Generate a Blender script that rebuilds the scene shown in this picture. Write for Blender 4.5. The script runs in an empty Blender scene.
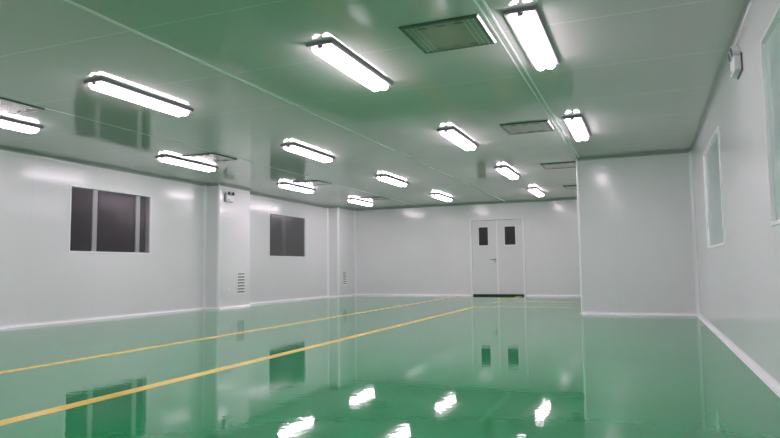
import bpy, math
from mathutils import Matrix, Vector

scene = bpy.context.scene
COL = scene.collection
PI = math.pi

# ------------------------------------------------------------------ measures (metres)
H = 2.576                      # ceiling
XL, XC = -8.424, -8.078        # left wall, face of the pillars on it
XJ, XR = -1.000, 0.745         # partition side, right wall
YB, YJ = 17.072, 10.726        # back wall, partition front
YC1, YC2, YC3 = 10.553, 11.678, 15.995
YREAR = -2.0
T = 0.10                       # panel thickness
W1 = (7.255, 9.005, 1.108, 2.165)
W2 = (12.955, 14.705, 1.112, 2.165)
W3 = (7.02, 8.74, 0.990, 2.165)
W4 = (2.71, 4.47, 1.03, 2.185)
DOOR = (-4.50, -3.00, 0.0, 2.125)


# ------------------------------------------------------------------ helpers
class MB:
    def __init__(s):
        s.v, s.f, s.sm = [], [], []

    def face(s, idx, smooth=False):
        s.f.append(idx); s.sm.append(smooth)

    def box(s, x0, x1, y0, y1, z0, z1):
        b = len(s.v)
        for z in (z0, z1):
            s.v += [(x0, y0, z), (x1, y0, z), (x1, y1, z), (x0, y1, z)]
        for q in ((0, 3, 2, 1), (4, 5, 6, 7), (0, 1, 5, 4), (1, 2, 6, 5), (2, 3, 7, 6), (3, 0, 4, 7)):
            s.face([b + i for i in q])
        return s

    def bbox(s, x0, x1, y0, y1, z0, z1, c, axis):
        """box whose four edges along `axis` are chamfered by c"""
        lo = [x0, y0, z0]; hi = [x1, y1, z1]
        u, w = [i for i in range(3) if i != axis]
        pts = [(lo[u] + c, lo[w]), (hi[u] - c, lo[w]), (hi[u], lo[w] + c), (hi[u], hi[w] - c),
               (hi[u] - c, hi[w]), (lo[u] + c, hi[w]), (lo[u], hi[w] - c), (lo[u], lo[w] + c)]
        def P(p, a):
            r = [0, 0, 0]; r[u], r[w], r[axis] = p[0], p[1], a
            return tuple(r)
        return s.loft([P(p, lo[axis]) for p in pts], [P(p, hi[axis]) for p in pts])

    def loft(s, A, B, smooth=False, caps=True):
        b = len(s.v); n = len(A)
        s.v += [tuple(a) for a in A] + [tuple(a) for a in B]
        for i in range(n):
            j = (i + 1) % n
            s.face([b + i, b + j, b + n + j, b + n + i], smooth)
        if caps:
            s.face([b + i for i in range(n)][::-1]); s.face([b + n + i for i in range(n)])
        return s

    def cyl(s, c, axis, r, l, n=20, r2=None):
        """cylinder / cone from centre c, along +axis vector, length l"""
        a = Vector(axis).normalized()
        u = a.orthogonal().normalized(); w = a.cross(u)
        c = Vector(c); r2 = r if r2 is None else r2
        A = [c + r * (math.cos(t) * u + math.sin(t) * w) for t in [2 * PI * i / n for i in range(n)]]
        B = [c + a * l + r2 * (math.cos(t) * u + math.sin(t) * w) for t in [2 * PI * i / n for i in range(n)]]
        return s.loft(A, B, smooth=True)

    def build(s, name, mat, parent=None, loc=None):
        me = bpy.data.meshes.new(name)
        me.from_pydata(s.v, [], s.f)
        me.polygons.foreach_set('use_smooth', s.sm)
        me.update()
        import bmesh
        bm = bmesh.new(); bm.from_mesh(me)
        bmesh.ops.recalc_face_normals(bm, faces=bm.faces)
        bm.to_mesh(me); bm.free()
        me.set_sharp_from_angle(angle=math.radians(38))
        me.materials.append(mat)
        o = bpy.data.objects.new(name, me)
        COL.objects.link(o)
        if parent is not None: o.parent = parent
        if loc is not None: o.location = loc
        return o


def struct(o):
    o['kind'] = 'structure'
    return o


def tag(o, label, cat, group=None):
    o['label'] = label; o['category'] = cat
    if group: o['group'] = group
    return o


def empty(name, loc, rz=0.0):
    o = bpy.data.objects.new(name, None)
    COL.objects.link(o); o.location = loc; o.rotation_euler = (0, 0, rz)
    o.empty_display_size = 0.1
    return o


def copy_tree(src, parent=None):
    c = src.copy(); COL.objects.link(c)
    if parent is not None: c.parent = parent
    for ch in [o for o in list(bpy.data.objects) if o.parent == src]:
        copy_tree(ch, c)
    return c


# ------------------------------------------------------------------ materials
def mat(name, color=(.8, .8, .8), rough=.5, metal=0.0, ior=1.45, emit=None, estr=0.0, spec=.5):
    m = bpy.data.materials.new(name); m.use_nodes = True
    b = m.node_tree.nodes['Principled BSDF']
    b.inputs['Base Color'].default_value = (*color, 1)
    b.inputs['Roughness'].default_value = rough
    b.inputs['Metallic'].default_value = metal
    b.inputs['IOR'].default_value = ior
    b.inputs['Specular IOR Level'].default_value = spec
    if emit:
        b.inputs['Emission Color'].default_value = (*emit, 1)
        b.inputs['Emission Strength'].default_value = estr
    return m


class NT:
    def __init__(s, m):
        s.m = m; s.t = m.node_tree; s.n = s.t.nodes; s.l = s.t.links
        s.b = s.n['Principled BSDF']

    def new(s, kind, **kw):
        nd = s.n.new(kind)
        for k, v in kw.items(): setattr(nd, k, v)
        return nd

    def math(s, op, a, b=None, c=None, clamp=False):
        nd = s.new('ShaderNodeMath', operation=op, use_clamp=clamp)
        for i, x in enumerate((a, b, c)):
            if x is None: continue
            if isinstance(x, (int, float)): nd.inputs[i].default_value = x
            else: s.l.new(x, nd.inputs[i])
        return nd.outputs[0]

    def mix(s, fac, a, b):
        nd = s.new('ShaderNodeMix', data_type='RGBA')
        for i, x in ((0, fac), (6, a), (7, b)):
            if isinstance(x, (int, float)): nd.inputs[i].default_value = x
            elif isinstance(x, tuple): nd.inputs[i].default_value = (*x, 1)
            else: s.l.new(x, nd.inputs[i])
        return nd.outputs[2]

    def pos(s):
        tc = s.new('ShaderNodeTexCoord'); sp = s.new('ShaderNodeSeparateXYZ')
        s.l.new(tc.outputs['Object'], sp.inputs[0])
        return tc.outputs['Object'], sp.outputs

    def stripes(s, coord, phase, period, half):
        """1 on lines at phase + k*period, |d| < half"""
        d = s.math('PINGPONG', s.math('SUBTRACT', coord, phase), period / 2)
        # pingpong is 0 at multiples of period
        return s.math('LESS_THAN', d, half)

    def noise(s, vec, scale, detail=2.0, rough=.5):
        nd = s.new('ShaderNodeTexNoise')
        nd.inputs['Scale'].default_value = scale
        nd.inputs['Detail'].default_value = detail
        nd.inputs['Roughness'].default_value = rough
        s.l.new(vec, nd.inputs['Vector'])
        return nd.outputs['Fac']

    def bump(s, height, dist, strength=1.0, normal=None):
        nd = s.new('ShaderNodeBump')
        nd.inputs['Strength'].default_value = strength
        nd.inputs['Distance'].default_value = dist
        s.l.new(height, nd.inputs['Height'])
        if normal: s.l.new(normal, nd.inputs['Normal'])
        return nd.outputs[0]


PANEL = (.80, .80, .805)


def panel_mat(name, axis, phase, rough, joint=(.72, .72, .73), half=.002, base=PANEL, wav=.0003):
    m = mat(name, base, rough, ior=1.5)
    t = NT(m); vec, p = t.pos()
    ln = t.stripes(p[axis], phase, 1.157, half)
    n = t.noise(vec, .8, 2)
    shade = t.mix(n, tuple(c * .975 for c in base), tuple(min(1, c * 1.02) for c in base))
    t.l.new(t.mix(ln, shade, joint), t.b.inputs['Base Color'])
    t.l.new(t.bump(t.noise(vec, 2.2, 1.0), wav), t.b.inputs['Normal'])
    return m


M_WALL_L = panel_mat('coated_panel_left', 1, 6.587, .18)
M_WALL_R = panel_mat('coated_panel_right', 1, 5.43, .12)
M_WALL_B = panel_mat('coated_panel_back', 0, -6.03, .16)
M_WALL_J = panel_mat('coated_panel_partition', 0, -.405, .16)
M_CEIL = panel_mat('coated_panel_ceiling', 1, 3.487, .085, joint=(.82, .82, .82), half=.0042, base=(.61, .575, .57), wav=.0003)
M_PILLAR = mat('coated_panel_pillar', PANEL, .15, ior=1.5)
M_COVE = mat('white_cove_profile', (.90, .89, .91), .2, ior=1.5)
M_TOPCOVE = mat('grey_ceiling_cove_profile', (.36, .38, .37), .3, metal=.3)
M_ALU = mat('anodised_aluminium', (.80, .80, .82), .25, metal=.6)
M_STRIP = mat('pale_joint_strip', (.88, .88, .88), .3)
M_FRAME = mat('white_window_frame', (.92, .92, .93), .25)
M_DOOR = mat('painted_door_leaf', (.77, .77, .775), .22, ior=1.5)
M_STEEL = mat('brushed_handle_steel', (.30, .29, .28), .3, metal=.9)
M_SEAL = mat('black_rubber_seal', (.012, .012, .014), .5)
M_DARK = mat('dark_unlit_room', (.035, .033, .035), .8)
M_POST = mat('grey_post_paint', (.92, .95, .95), .4)
M_PLATE = mat('lamp_base_metal', (.27, .245, .28), .4)
M_LAMP = mat('lit_lamp_cover', (.9, .9, .9), .4, emit=(1.0, .828, .962), estr=30.0)
M_HOLDER = mat('lamp_holder_plastic', (.22, .18, .26), .4)
M_VRIM = mat('vent_rim_metal', (.15, .16, .155), .25, metal=.5)
M_SLOT = mat('dark_slot', (.03, .03, .03), .6)
M_PLASTIC = mat('white_plastic', (.82, .82, .82), .35)
M_PGREY = mat('grey_plastic', (.33, .33, .35), .4)
M_GBACK = mat('grille_backing', (.16, .145, .165), .6)
M_SHADOW_OUTLINE = mat('painted_shadow_outline', (.10, .095, .10), .4)  # dark tone standing in for the shadow round the emergency lights
M_LENS = mat('dark_lamp_lens', (.06, .06, .07), .12)
M_YELLOW = mat('yellow_line_paint', (.80, .50, .035), .2, ior=1.42)
M_SHADOW_GAP = mat('dark_gasket', (.05, .05, .055), .5)

# floor: green epoxy
M_FLOOR = mat('green_epoxy', (.03, .26, .10), .035, ior=1.37)
t = NT(M_FLOOR); vec, p = t.pos()
n1 = t.noise(vec, .55, 4)
n2 = t.noise(vec, 9.0, 2)
base = t.mix(n1, (.009, .228, .076), (.018, .292, .106))
base = t.mix(t.math('MULTIPLY', n2, .12), base, (.06, .32, .15))
# a scuffed smear on the floor by the partition
sx = t.math('MULTIPLY', t.math('ADD', p[0], .12), 2.3)
sy = t.math('MULTIPLY', t.math('SUBTRACT', p[1], 5.72), 4.6)
rr = t.math('SQRT', t.math('ADD', t.math('MULTIPLY', sx, sx), t.math('MULTIPLY', sy, sy)))
sm = t.math('MULTIPLY', t.math('SUBTRACT', 1.0, rr, clamp=True), t.noise(vec, 5.0, 3))
base = t.mix(t.math('MULTIPLY', sm, 1.1, clamp=True), base, (.02, .09, .05))
t.l.new(base, t.b.inputs['Base Color'])
nb = t.bump(t.noise(vec, 3.2, 1.5), .0006)
nb = t.bump(t.noise(vec, 19.0, 2.5), .00028, normal=nb)
t.l.new(nb, t.b.inputs['Normal'])
ty = NT(M_YELLOW); vy, py = ty.pos()
ty.l.new(ty.mix(ty.noise(vy, 3, 3), (.78, .52, .07), (.86, .60, .09)), ty.b.inputs['Base Color'])
ty.l.new(ty.bump(ty.noise(vy, 3.2, 1.5), .0009), ty.b.inputs['Normal'])

# perforated vent plate
M_PERF = mat('perforated_vent_plate', (.40, .39, .37), .2, metal=.55, ior=1.5)
tp = NT(M_PERF); vp, pp = tp.pos()
cx_ = tp.math('PINGPONG', pp[0], .018); cy_ = tp.math('PINGPONG', pp[1], .018)
dd = tp.math('SQRT', tp.math('ADD', tp.math('MULTIPLY', cx_, cx_), tp.math('MULTIPLY', cy_, cy_)))
hole = tp.math('MULTIPLY', tp.math('LESS_THAN', dd, .0085), tp.math('GREATER_THAN', tp.math('ABSOLUTE', pp[0]), .17))
body = tp.mix(tp.noise(vp, 6, 2), (.30, .31, .27), (.40, .36, .31))
tp.l.new(tp.mix(hole, body, (.62, .62, .60)), tp.b.inputs['Base Color'])

# thin pane: partly mirror, partly clear
def glass_mat(name, tint, ior, rough=.02):
    m = bpy.data.materials.new(name); m.use_nodes = True
    nt = m.node_tree; nt.nodes.clear()
    out = nt.nodes.new('ShaderNodeOutputMaterial')
    tr = nt.nodes.new('ShaderNodeBsdfTransparent'); tr.inputs[0].default_value = (*tint, 1)
    gl = nt.nodes.new('ShaderNodeBsdfGlossy'); gl.inputs['Roughness'].default_value = rough
    fr = nt.nodes.new('ShaderNodeFresnel'); fr.inputs[0].default_value = ior
    mx = nt.nodes.new('ShaderNodeMixShader')
    nt.links.new(fr.outputs[0], mx.inputs[0])
    nt.links.new(tr.outputs[0], mx.inputs[1]); nt.links.new(gl.outputs[0], mx.inputs[2])
    nt.links.new(mx.outputs[0], out.inputs[0])
    return m

M_GLASS = glass_mat('pale_filmed_glass', (.86, .92, .91), 1.5, .06)
def film(m, col, fac):                       # protective film on the pane, partly opaque
    nt = m.node_tree
    tr = next(n for n in nt.nodes if n.type == 'BSDF_TRANSPARENT'); mx = next(n for n in nt.nodes if n.type == 'MIX_SHADER')
    df = nt.nodes.new('ShaderNodeBsdfDiffuse'); df.inputs[0].default_value = (*col, 1)
    m2 = nt.nodes.new('ShaderNodeMixShader'); m2.inputs[0].default_value = fac
    nt.links.new(tr.outputs[0], m2.inputs[1]); nt.links.new(df.outputs[0], m2.inputs[2]); nt.links.new(m2.outputs[0], mx.inputs[1])
film(M_GLASS, (.60, .74, .70), .85)
M_FILM = glass_mat('filmed_dark_glass', (.95, .95, .95), 1.25, .20)
film(M_FILM, (.16, .15, .16), .17)
M_PALE = mat('pale_corridor_paint', (.62, .68, .66), .6)


# ------------------------------------------------------------------ room shell
def wall_x(name, x0, x1, ya, yb, m, holes=()):
    """wall normal to X between x0..x1, along y, with (y0,y1,z0,z1) holes"""
    mb = MB(); y = ya
    for (h0, h1, z0, z1) in sorted(holes):
        mb.box(x0, x1, y, h0, 0, H)
        if z0 > 0: mb.box(x0, x1, h0, h1, 0, z0)
        mb.box(x0, x1, h0, h1, z1, H)
        y = h1
    mb.box(x0, x1, y, yb, 0, H)
    return struct(mb.build(name, m))


def wall_y(name, y0, y1, xa, xb, m, holes=()):
    mb = MB(); x = xa
    for (h0, h1, z0, z1) in sorted(holes):
        mb.box(x, h0, y0, y1, 0, H)
        if z0 > 0: mb.box(h0, h1, y0, y1, 0, z0)
        mb.box(h0, h1, y0, y1, z1, H)
        x = h1
    mb.box(x, xb, y0, y1, 0, H)
    return struct(mb.build(name, m))


struct(MB().box(XL - T, XR + T, YREAR - T, YB + T, -.12, 0).build('floor', M_FLOOR))
struct(MB().box(XL - T, XR + T, YREAR - T, YB + T, H, H + .1).build('ceiling', M_CEIL))
wall_x('wall_left', XL - T, XL, YREAR - T, YB + T, M_WALL_L, [W1, W2])
wall_x('wall_right', XR, XR + T, YREAR - T, YJ + T, M_WALL_R, [W3, W4])
wall_y('wall_back', YB, YB + T, XL, XJ + T, M_WALL_B, [DOOR])
wall_y('wall_partition_front', YJ, YJ + T, XJ + .05, XR, M_WALL_J)
wall_x('wall_partition_side', XJ, XJ + T, YJ + .05, YB, M_WALL_L)
wall_y('wall_rear', YREAR - T, YREAR, XL, XR, M_WALL_B)

# unlit rooms beyond the panes
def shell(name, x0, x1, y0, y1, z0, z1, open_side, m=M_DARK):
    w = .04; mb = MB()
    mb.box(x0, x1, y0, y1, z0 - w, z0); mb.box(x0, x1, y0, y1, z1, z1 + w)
    if open_side != 'x0': mb.box(x0 - w, x0, y0, y1, z0, z1)
    if open_side != 'x1': mb.box(x1, x1 + w, y0, y1, z0, z1)
    if open_side != 'y0': mb.box(x0, x1, y0 - w, y0, z0, z1)
    if open_side != 'y1': mb.box(x0, x1, y1, y1 + w, z0, z1)
    return struct(mb.build(name, m))

shell('wall_beyond_left', XL - T - 2.2, XL - T, 5.5, 16.5, 0, H, 'x1')
shell('wall_beyond_right', XR + T, XR + T + 1.8, 1.5, 10.0, 0, H, 'x0', M_PALE)
shell('wall_beyond_back', -5.6, -2.0, YB + T, YB + T + 1.6, 0, H, 'y0')

# pillars clad in the same panels, outer corners cut back for a round bead
RB = .045
def pillar(y0, y1, far_corner):
    c = RB
    prof = [(XL, y0), (XC - c, y0), (XC, y0 + c)]
    prof += [(XC, y1 - c), (XC - c, y1), (XL, y1)] if far_corner else [(XC, y1), (XL, y1)]
    mb = MB().loft([(x, y, 0) for x, y in prof], [(x, y, H) for x, y in prof])
    return struct(mb.build('pillar', M_PILLAR))

pillar(YC1, YC2, True)
pillar(YC3, YB, False)

TR = [0]
def trim(mb, m=M_COVE):
    TR[0] += 1
    return struct(mb.build('trim_%d' % TR[0], m))


def bead(cx, cy, a0):
    """quarter-round bead over an outer corner, arc centre cx,cy, from angle a0"""
    n = 10; pts = [(cx + RB * math.cos(a0 + PI / 2 * i / n), cy + RB * math.sin(a0 + PI / 2 * i / n)) for i in range(n + 1)]
    mb = MB(); b = len(mb.v)
    mb.v += [(x, y, 0) for x, y in pts] + [(x, y, H) for x, y in pts]
    k = len(pts)
    for i in range(k - 1):
        mb.face([i, i + 1, k + i + 1, k + i], True)
    mb.face([0, k, 2 * k - 1, k - 1]); mb.face(list(range(k))); mb.face(list(range(k, 2 * k)))
    return trim(mb)

bead(XC - RB, YC1 + RB, -PI / 2)
bead(XC - RB, YC2 - RB, 0)
bead(XC - RB, YC3 + RB, -PI / 2)
bead(XJ + RB, YJ + RB, PI)


def cove_pts(r, n=8):
    # concave quarter from (0,r) on surface 1 to (r,0) on surface 2, plus the corner (0,0)
    return [(0, 0)] + [(r - r * math.cos(a), r - r * math.sin(a)) for a in [PI / 2 * i / n for i in range(n + 1)]]


def cove(mb, a, b, d1, d2, r):
    """sweep from a to b; d1,d2 unit directions away from the two surfaces' corner"""
    a, b, d1, d2 = map(Vector, (a, b, d1, d2))
    P = cove_pts(r)
    A = [a + d1 * u + d2 * v for u, v in P]; B = [b + d1 * u + d2 * v for u, v in P]
    base = len(mb.v); n = len(P)
    mb.v += [tuple(q) for q in A + B]
    for i in range(n):
        j = (i + 1) % n
        mb.face([base + i, base + j, base + n + j, base + n + i], 0 < i < n - 1)
    mb.face([base + i for i in range(n)]); mb.face([base + n + i for i in range(n)])
    return mb

RC = .045
X_, Y_, Z_ = (1, 0, 0), (0, 1, 0), (0, 0, 1)
mX, mY, mZ = (-1, 0, 0), (0, -1, 0), (0, 0, -1)
def skirt(z, dz, tags):
    runs = {
        'left': [((XL, YREAR), (XL, YC1), X_), ((XL, YC2), (XL, YC3), X_)],
        'pillar': [((XL, YC1), (XC - .01, YC1), mY), ((XC, YC1 + .02), (XC, YC2 - .02), X_), ((XL, YC2), (XC - .01, YC2), Y_),
                   ((XL, YC3), (XC - .01, YC3), mY), ((XC, YC3 + .02), (XC, YB), X_)],
        'back': [((XC, YB), (DOOR[0] if dz == Z_ else -3, YB), mY), ((DOOR[1] if dz == Z_ else -3, YB), (XJ, YB), mY)],
        'partition': [((XJ, YJ + .02), (XJ, YB), mX), ((XJ + .02, YJ), (XR, YJ), mY)],
        'right': [((XR, YREAR), (XR, YJ), mX)],
        'rear': [((XL, YREAR), (XR, YREAR), Y_)],
    }
    for side in tags:
        mb = MB()
        for (p0, p1, nrm) in runs[side]:
            cove(mb, (*p0, z), (*p1, z), nrm, dz, RC)
        if dz == Z_:
            struct(mb.build('baseboard_' + side, M_COVE))
        else:
            trim(mb, M_TOPCOVE)

SIDES = ('left', 'pillar', 'back', 'partition', 'right', 'rear')
skirt(0, Z_, SIDES)
skirt(H, mZ, SIDES)
# vertical coves in the inner corners
for (x, y, d1, d2) in ((XL, YC1, X_, mY), (XL, YC2, X_, Y_), (XL, YC3, X_, mY), (XC, YB, X_, mY),
                       (XJ, YB, mX, mY), (XR, YJ, mX, mY)):
    trim(cove(MB(), (x, y, 0), (x, y, H), d1, d2, RC))

# ceiling joint strips running down the room
def strip(bands, y0, y1, th=.003):
    mb = MB()
    for xa, xb in bands:
        mb.box(xa, xb, y0, y1, H - th, H)
    return trim(mb, M_STRIP)
strip([(-3.485, -3.45)], YREAR + RC, YB - RC)
strip([(-6.005, -5.992)], YREAR + RC, YB - RC, .002)
strip([(-.998, -.984), (-.948, -.930)], YREAR + RC, YJ - RC)


# ------------------------------------------------------------------ windows
WN = [0]
def window_x(x, sgn, y0, y1, z0, z1, recess, slope, glass, mullions=()):
    """window in a wall normal to X; sgn = direction of the room from the wall face x"""
    WN[0] += 1
    root = struct(empty('window_%d' % WN[0], (x, (y0 + y1) / 2, z0)))
    def bx(mb, d0, d1, ya, yb, za, zb):
        a, b = sorted((x + sgn * d0, x + sgn * d1))
        mb.box(a - root.location.x, b - root.location.x, ya - root.location.y, yb - root.location.y, za - z0, zb - z0)
    def loop(d, q): return [(x + sgn * d - root.location.x, yy - root.location.y, zz - z0) for yy, zz in
                            ((y0 + q, z0 + q), (y1 - q, z0 + q), (y1 - q, z1 - q), (y0 + q, z1 - q))]
    f = MB()
    for d, q in ((-T, 0), (0, 0), (0, -.014), (.008, -.012), (.010, .012), (-recess, .012 + slope), (-T, .012 + slope)):
        f.v += loop(d, q)
    for k in range(7):
        for i in range(4):
            j = (i + 1) % 4; k2 = (k + 1) % 7
            f.face([4 * k + i, 4 * k + j, 4 * k2 + j, 4 * k2 + i])
    f.build('window_frame', M_FRAME, root)
    g = MB()
    q = .010 + slope; bx(g, -recess - .006, -recess, y0 + q, y1 - q, z0 + q, z1 - q)
    g.build('pane', glass, root)
    hw = .046 if y0 < 10 else .085
    for ym in mullions:
        mm = MB(); bx(mm, -recess - .030, -recess - .008, ym - hw, ym + hw, z0 + q, z1 - q)
        mm.build('mullion', M_POST, root)['label'] = 'pale upright post just behind the dark pane'
    return root

window_x(XL, 1, *W1, .015, .004, M_FILM, (7.765, 8.72))
window_x(XL, 1, *W2, .015, .004, M_FILM, (13.69,))
window_x(XR, -1, *W3, .014, .008, M_GLASS)
window_x(XR, -1, *W4, .014, .008, M_GLASS)

# ------------------------------------------------------------------ double door
dr = struct(empty('door_1', (0, YB, 0)))
x0, x1, _, z1 = DOOR
fr = MB()
fr.box(x0 - .01, x0 + .045, -.030, .06, 0, z1 + .01).box(x1 - .045, x1 + .01, -.030, .06, 0, z1 + .01)
fr.box(x0 + .045, x1 - .045, -.030, .06, z1 - .04, z1 + .01)
fr.build('door_frame', M_FRAME, dr)
xm = -3.748
def leaf(a, b, wa, wb):
    lf = MB()
    za, zb, wz0, wz1 = .045, z1 - .045, 1.385, 1.895
    lf.box(a, wa, .0, .045, za, zb); lf.box(wb, b, .0, .045, za, zb)
    lf.box(wa, wb, .0, .045, za, wz0); lf.box(wa, wb, .0, .045, wz1, zb)
    l = lf.build('door_leaf', M_DOOR, dr)
    vf = MB(); e = .018
    vf.box(wa - e, wb + e, -.006, 0, wz1 - .004, wz1 + e).box(wa - e, wb + e, -.006, 0, wz0 - e, wz0 + .004)
    vf.box(wa - e, wa + .004, -.006, 0, wz0 + .004, wz1 - .004).box(wb - .004, wb + e, -.006, 0, wz0 + .004, wz1 - .004)
    vf.build('pane_frame', M_FRAME, l)
    MB().box(wa, wb, .016, .022, wz0, wz1).build('pane', M_FILM, l)
    return l
l1 = leaf(x0 + .048, xm - .004, -4.262, -3.995)
l2 = leaf(xm + .004, x1 - .048, -3.535, -3.238)
MB().box(xm - .022, xm + .022, -.008, 0, .045, z1 - .045).build('meeting_strip', M_FRAME, dr)
MB().box(x0 + .046, x1 - .046, -.004, .045, .002, .036).build('bottom_seal', M_SEAL, dr)
hd = MB()
hd.cyl((-3.815, 0, .995), (0, -1, 0), .027, .012, 20)
hd.cyl((-3.815, -.012, .995), (0, -1, 0), .011, .045, 14)
hd.bbox(-3.935, -3.803, -.066, -.048, .984, 1.006, .005, 0)
hd.cyl((-3.815, 0, .925), (0, -1, 0), .016, .010, 16)
hd.build('handle', M_STEEL, l1)

# ------------------------------------------------------------------ floor markings
def line(x0, x1, y0, y1, label):
    o = MB().box(x0, x1, y0, y1, 0, .0012).build('floor_line', M_YELLOW)
    tag(o, label, 'floor marking', 'yellow aisle lines')
    return o
line(-4.800, -4.690, YREAR + .1, YB - .10, 'long thin yellow line painted on the green floor, the one nearer the left wall and windows')
line(-3.215, -3.105, YREAR + .1, 12.40, 'long yellow line painted on the green floor, the one farther from the left wall')
line(-3.175, -3.065, 13.85, YB - .2, 'short yellow line on the floor running up to the foot of the double door')
line(-3.115, XJ - .06, 12.25, 12.34, 'faint yellow cross line on the floor, the nearer one towards the partition corner')
line(-3.075, XJ - .06, 14.24, 14.34, 'faint yellow cross line on the floor, the farther one close to the double door')

# ------------------------------------------------------------------ ceiling lamps
LL, LW = 1.27, .235
def make_lamp():
    root = empty('ceiling_lamp', (0, 0, 0))
    MB().bbox(-LW / 2, LW / 2, 0, LL, -.030, 0, .009, 1).build('base_plate', M_PLATE, root)
    # twin-hump lit cover
    r, c, n = .040, .042, 10
    prof = [(-c - r, 0)]
    for s in (-1, 1):
        for i in range(n + 1):
            a = PI + PI * i / n
            prof.append((s * c + r * math.cos(a), -.010 + r * 1.0 * math.sin(a)))
    prof.append((c + r, 0))
    ded = []
    for q in prof:
        if not ded or (abs(q[0] - ded[-1][0]) + abs(q[1] - ded[-1][1])) > 1e-5: ded.append(q)
    ya, yb = .022, LL - .022
    mb = MB()
    A = [(x, ya + .014, z * .9 - .030) for x, z in ded]; A2 = [(x, ya + .03, z - .030) for x, z in ded]
    B2 = [(x, yb - .03, z - .030) for x, z in ded]; B = [(x, yb - .014, z * .9 - .030) for x, z in ded]
    mb.loft(A, A2, True, caps=False); mb.loft(A2, B2, True, caps=False); mb.loft(B2, B, True, caps=False)
    k = len(ded); mb.face(list(range(k))); tot = len(mb.v); mb.face(list(range(tot - k, tot)))
    mb.build('lamp_cover', M_LAMP, root)
    for y0, y1 in ((.014, .034), (LL - .034, LL - .014)):
        h = MB().bbox(-.022, .022, y0, y1, -.050, -.030, .006, 1).build('lamp_holder', M_HOLDER, root)
    return root

ROWS = (('nearest the left wall', -6.97, (0, 1, 2, 3, 4)), ('second from the left wall', -4.69, (0, 1, 2, 3, 4)),
        ('third from the left wall', -2.33, (0, 1, 2, 3, 4)), ('beside the right wall', -.74, (0, 1, 2)))
YROW = (.895, 4.287, 7.70, 11.09, 14.45)
ORD = {0: 'lit twin ceiling lamp overhead behind the viewpoint', 1: 'lit twin ceiling lamp closest to the viewer',
       2: 'lit twin ceiling lamp second from the viewer', 3: 'lit twin ceiling lamp third from the viewer',
       4: 'lit twin ceiling lamp farthest from the viewer'}
FIX = {(-6.97, 1): (-6.913, 4.165), (-6.97, 2): (-6.915, 7.59), (-6.97, 3): (-6.925, 11.09), (-6.97, 4): (-6.935, 14.42),
       (-4.69, 1): (-4.695, 4.25), (-4.69, 2): (-4.665, 7.635)}
proto = None
for rn, x, ks in ROWS:
    for k in ks:
        o = make_lamp() if proto is None else copy_tree(proto)
        proto = proto or o
        o.location = (FIX.get((x, k)) or (x * .9916, YROW[k] * .9916)) + (H,)
        word = ORD[k] if not (rn == 'beside the right wall' and k == 2) else 'lit twin ceiling lamp by the partition corner'
        tag(o, word + ', row ' + rn, 'ceiling lamp', 'lit ceiling lamps in rows')

# ------------------------------------------------------------------ ceiling air vents
VS = .61
def make_vent():
    root = empty('ceiling_vent', (0, 0, 0))
    a = VS / 2; rim = MB()
    def ring(h, z): return [(-h, -h, z), (h, -h, z), (h, h, z), (-h, h, z)]
    R0, R1, R2, R3 = ring(a, 0), ring(a - .011, -.017), ring(a - .034, -.017), ring(a - .034, -.010)
    rim.v += R0 + R1 + R2 + R3
    for k in range(3):
        for i in range(4):
            j = (i + 1) % 4
            rim.face([4 * k + i, 4 * k + j, 4 * k + 4 + j, 4 * k + 4 + i])
    rim.build('rim', M_VRIM, root)
    pl = MB().box(-a + .034, a - .034, -a + .034, a - .034, -.0145, -.008).build('perforated_plate', M_PERF, root)
    for i in (-1, 0, 1):
        for sy in (-1, 1):
            c = (i * .14, sy * .225)
            n = 16
            A = [(c[0] + .042 * math.cos(2 * PI * q / n), c[1] + .013 * math.sin(2 * PI * q / n), -.0146) for q in range(n)]
            B = [(x, y, -.0155) for x, y, z in A]
            MB().loft(A, B).build('slot', M_SLOT, pl)
    for sx in (-1, 1):
        for sy in (-1, 1):
            MB().cyl((sx * .255, sy * .255, -.0145), (0, 0, -1), .008, .003, 12).build('screw', M_ALU, pl)
    return root

vproto = None
VY = (4.59, 8.13, 11.49, 14.82)
VORD = ('closest to the viewer', 'second from the viewer', 'third from the viewer', 'farthest from the viewer')
for side, x in (('by the left wall lamps', -6.41), ('between the two right-hand lamp rows', -1.345)):
    for k, y in enumerate(VY):
        o = make_vent() if vproto is None else copy_tree(vproto)
        vproto = vproto or o
        o.location = (x * .987, y * .987, H)
        tag(o, 'square perforated ceiling vent ' + VORD[k] + ' ' + side, 'air vent', 'square ceiling air vents')

# ------------------------------------------------------------------ emergency lights, grilles, socket (built facing +X at x=0)
def make_emergency():
    root = empty('emergency_light', (0, 0, 0))
    MB().bbox(0.002, .070, -.145, .145, -.12, .03, .012, 0).build('body', M_PLASTIC, root)
    MB().box(0, .014, -.160, .160, -.134, .044).build('shadow_outline_plate', M_SHADOW_OUTLINE, root)  # oversized dark plate, paints the shadow outline around the body
    for s in (-1, 1):
        hd = MB()
        hd.cyl((.020, s * .085, .085), (1, 0, -.15), .050, .062, 24, .058)
        hd.bbox(.025, .050, s * .085 - .014, s * .085 + .014, .025, .06, .004, 2)
        h = hd.build('lamp_head', M_PLASTIC, root)
        MB().cyl((.0815, s * .085, .0755), (1, 0, -.15), .046, .004, 24).build('lens', M_LENS, h)
    MB().box(.070, .073, -.11, -.04, -.10, -.07).build('test_panel', M_PGREY, root)
    return root
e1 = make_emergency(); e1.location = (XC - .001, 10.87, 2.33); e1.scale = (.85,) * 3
tag(e1, 'twin-head white emergency light high on the nearer pillar at the left wall', 'emergency light', 'emergency lights')
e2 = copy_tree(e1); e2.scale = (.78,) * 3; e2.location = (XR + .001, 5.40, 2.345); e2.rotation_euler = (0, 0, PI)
tag(e2, 'twin-head white emergency light high on the right wall between its two windows', 'emergency light', 'emergency lights')


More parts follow.
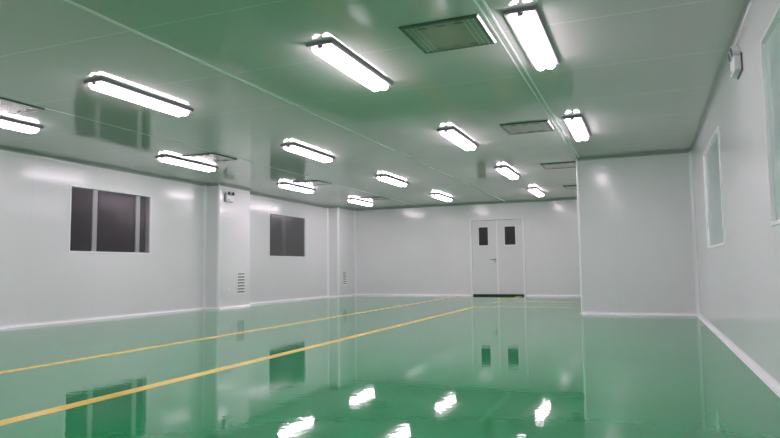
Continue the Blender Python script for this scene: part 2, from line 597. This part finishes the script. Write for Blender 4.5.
def make_grille():
    root = empty('wall_grille', (0, 0, 0))
    w, h = .30, .49
    f = MB()
    f.box(0, .010, -w / 2, -w / 2 + .022, 0, h).box(0, .010, w / 2 - .022, w / 2, 0, h)
    f.box(0, .010, -w / 2 + .022, w / 2 - .022, 0, .022).box(0, .010, -w / 2 + .022, w / 2 - .022, h - .022, h)
    f.build('grille_frame', M_PLASTIC, root)
    MB().box(0, .002, -w / 2 + .022, w / 2 - .022, .022, h - .022).build('backing', M_GBACK, root)
    n = 7; p = (h - .044) / n
    for i in range(n):
        z = .022 + p * i
        yy = w / 2 - .022
        A = [(.002, -yy, z + p * .58), (.004, -yy, z + p * .62), (.015, -yy, z + .008), (.014, -yy, z + .003), (.002, -yy, z + .006)]
        B = [(x, yy, q) for x, y, q in A]
        MB().loft(A, B).build('louvre', M_PLASTIC, root)
    return root
g1 = make_grille(); g1.location = (XC, 11.33, .245)
tag(g1, 'white louvred wall grille low on the nearer pillar', 'vent grille', 'louvred grilles on the pillars')
g2 = copy_tree(g1); g2.location = (XC, 16.36, .300); g2.scale = (1, .88, .86)
tag(g2, 'small louvred wall grille low on the far corner pillar', 'vent grille', 'louvred grilles on the pillars')

sk = empty('wall_socket', (XC, 10.90, .375))
MB().cyl((0, 0, 0), (1, 0, 0), .050, .005, 28, .044).build('plate', M_COVE, sk)
MB().cyl((.005, 0, 0), (1, 0, 0), .036, .003, 24, .030).build('socket_face', M_COVE, sk)
tag(sk, 'small round white wall socket low on the nearer pillar beside its grille', 'wall socket')

# ------------------------------------------------------------------ camera
YAW, PITCH, ROLL, F = .3852, .0788, -.0120, 625.3557
fwd = Vector((-math.sin(YAW) * math.cos(PITCH), math.cos(YAW) * math.cos(PITCH), math.sin(PITCH)))
rgt = Vector((math.cos(YAW), math.sin(YAW), 0)); up = rgt.cross(fwd)
r2 = math.cos(ROLL) * rgt + math.sin(ROLL) * up
u2 = -math.sin(ROLL) * rgt + math.cos(ROLL) * up
cd = bpy.data.cameras.new('camera'); cam = bpy.data.objects.new('camera', cd); COL.objects.link(cam)
cam.matrix_world = Matrix(((r2.x, u2.x, -fwd.x, 0), (r2.y, u2.y, -fwd.y, 0), (r2.z, u2.z, -fwd.z, .784), (0, 0, 0, 1)))
cd.sensor_fit = 'HORIZONTAL'; cd.sensor_width = 36; cd.lens = F * 36 / 780
cd.clip_start = .05; cd.clip_end = 100
scene.camera = cam

w = bpy.data.worlds.new('world'); scene.world = w; w.use_nodes = True
w.node_tree.nodes['Background'].inputs[0].default_value = (0, 0, 0, 1)

vs = scene.view_settings
scene.display_settings.display_device = 'sRGB'
vs.view_transform = 'Standard'; vs.look = 'None'; vs.gamma = 1.0; vs.use_curve_mapping = False
vs.exposure = -0.10
scene.cycles.use_denoising = True
scene.cycles.max_bounces = 16
scene.cycles.diffuse_bounces = 10
scene.cycles.glossy_bounces = 8
scene.cycles.transparent_max_bounces = 16
scene.cycles.sample_clamp_indirect = 20
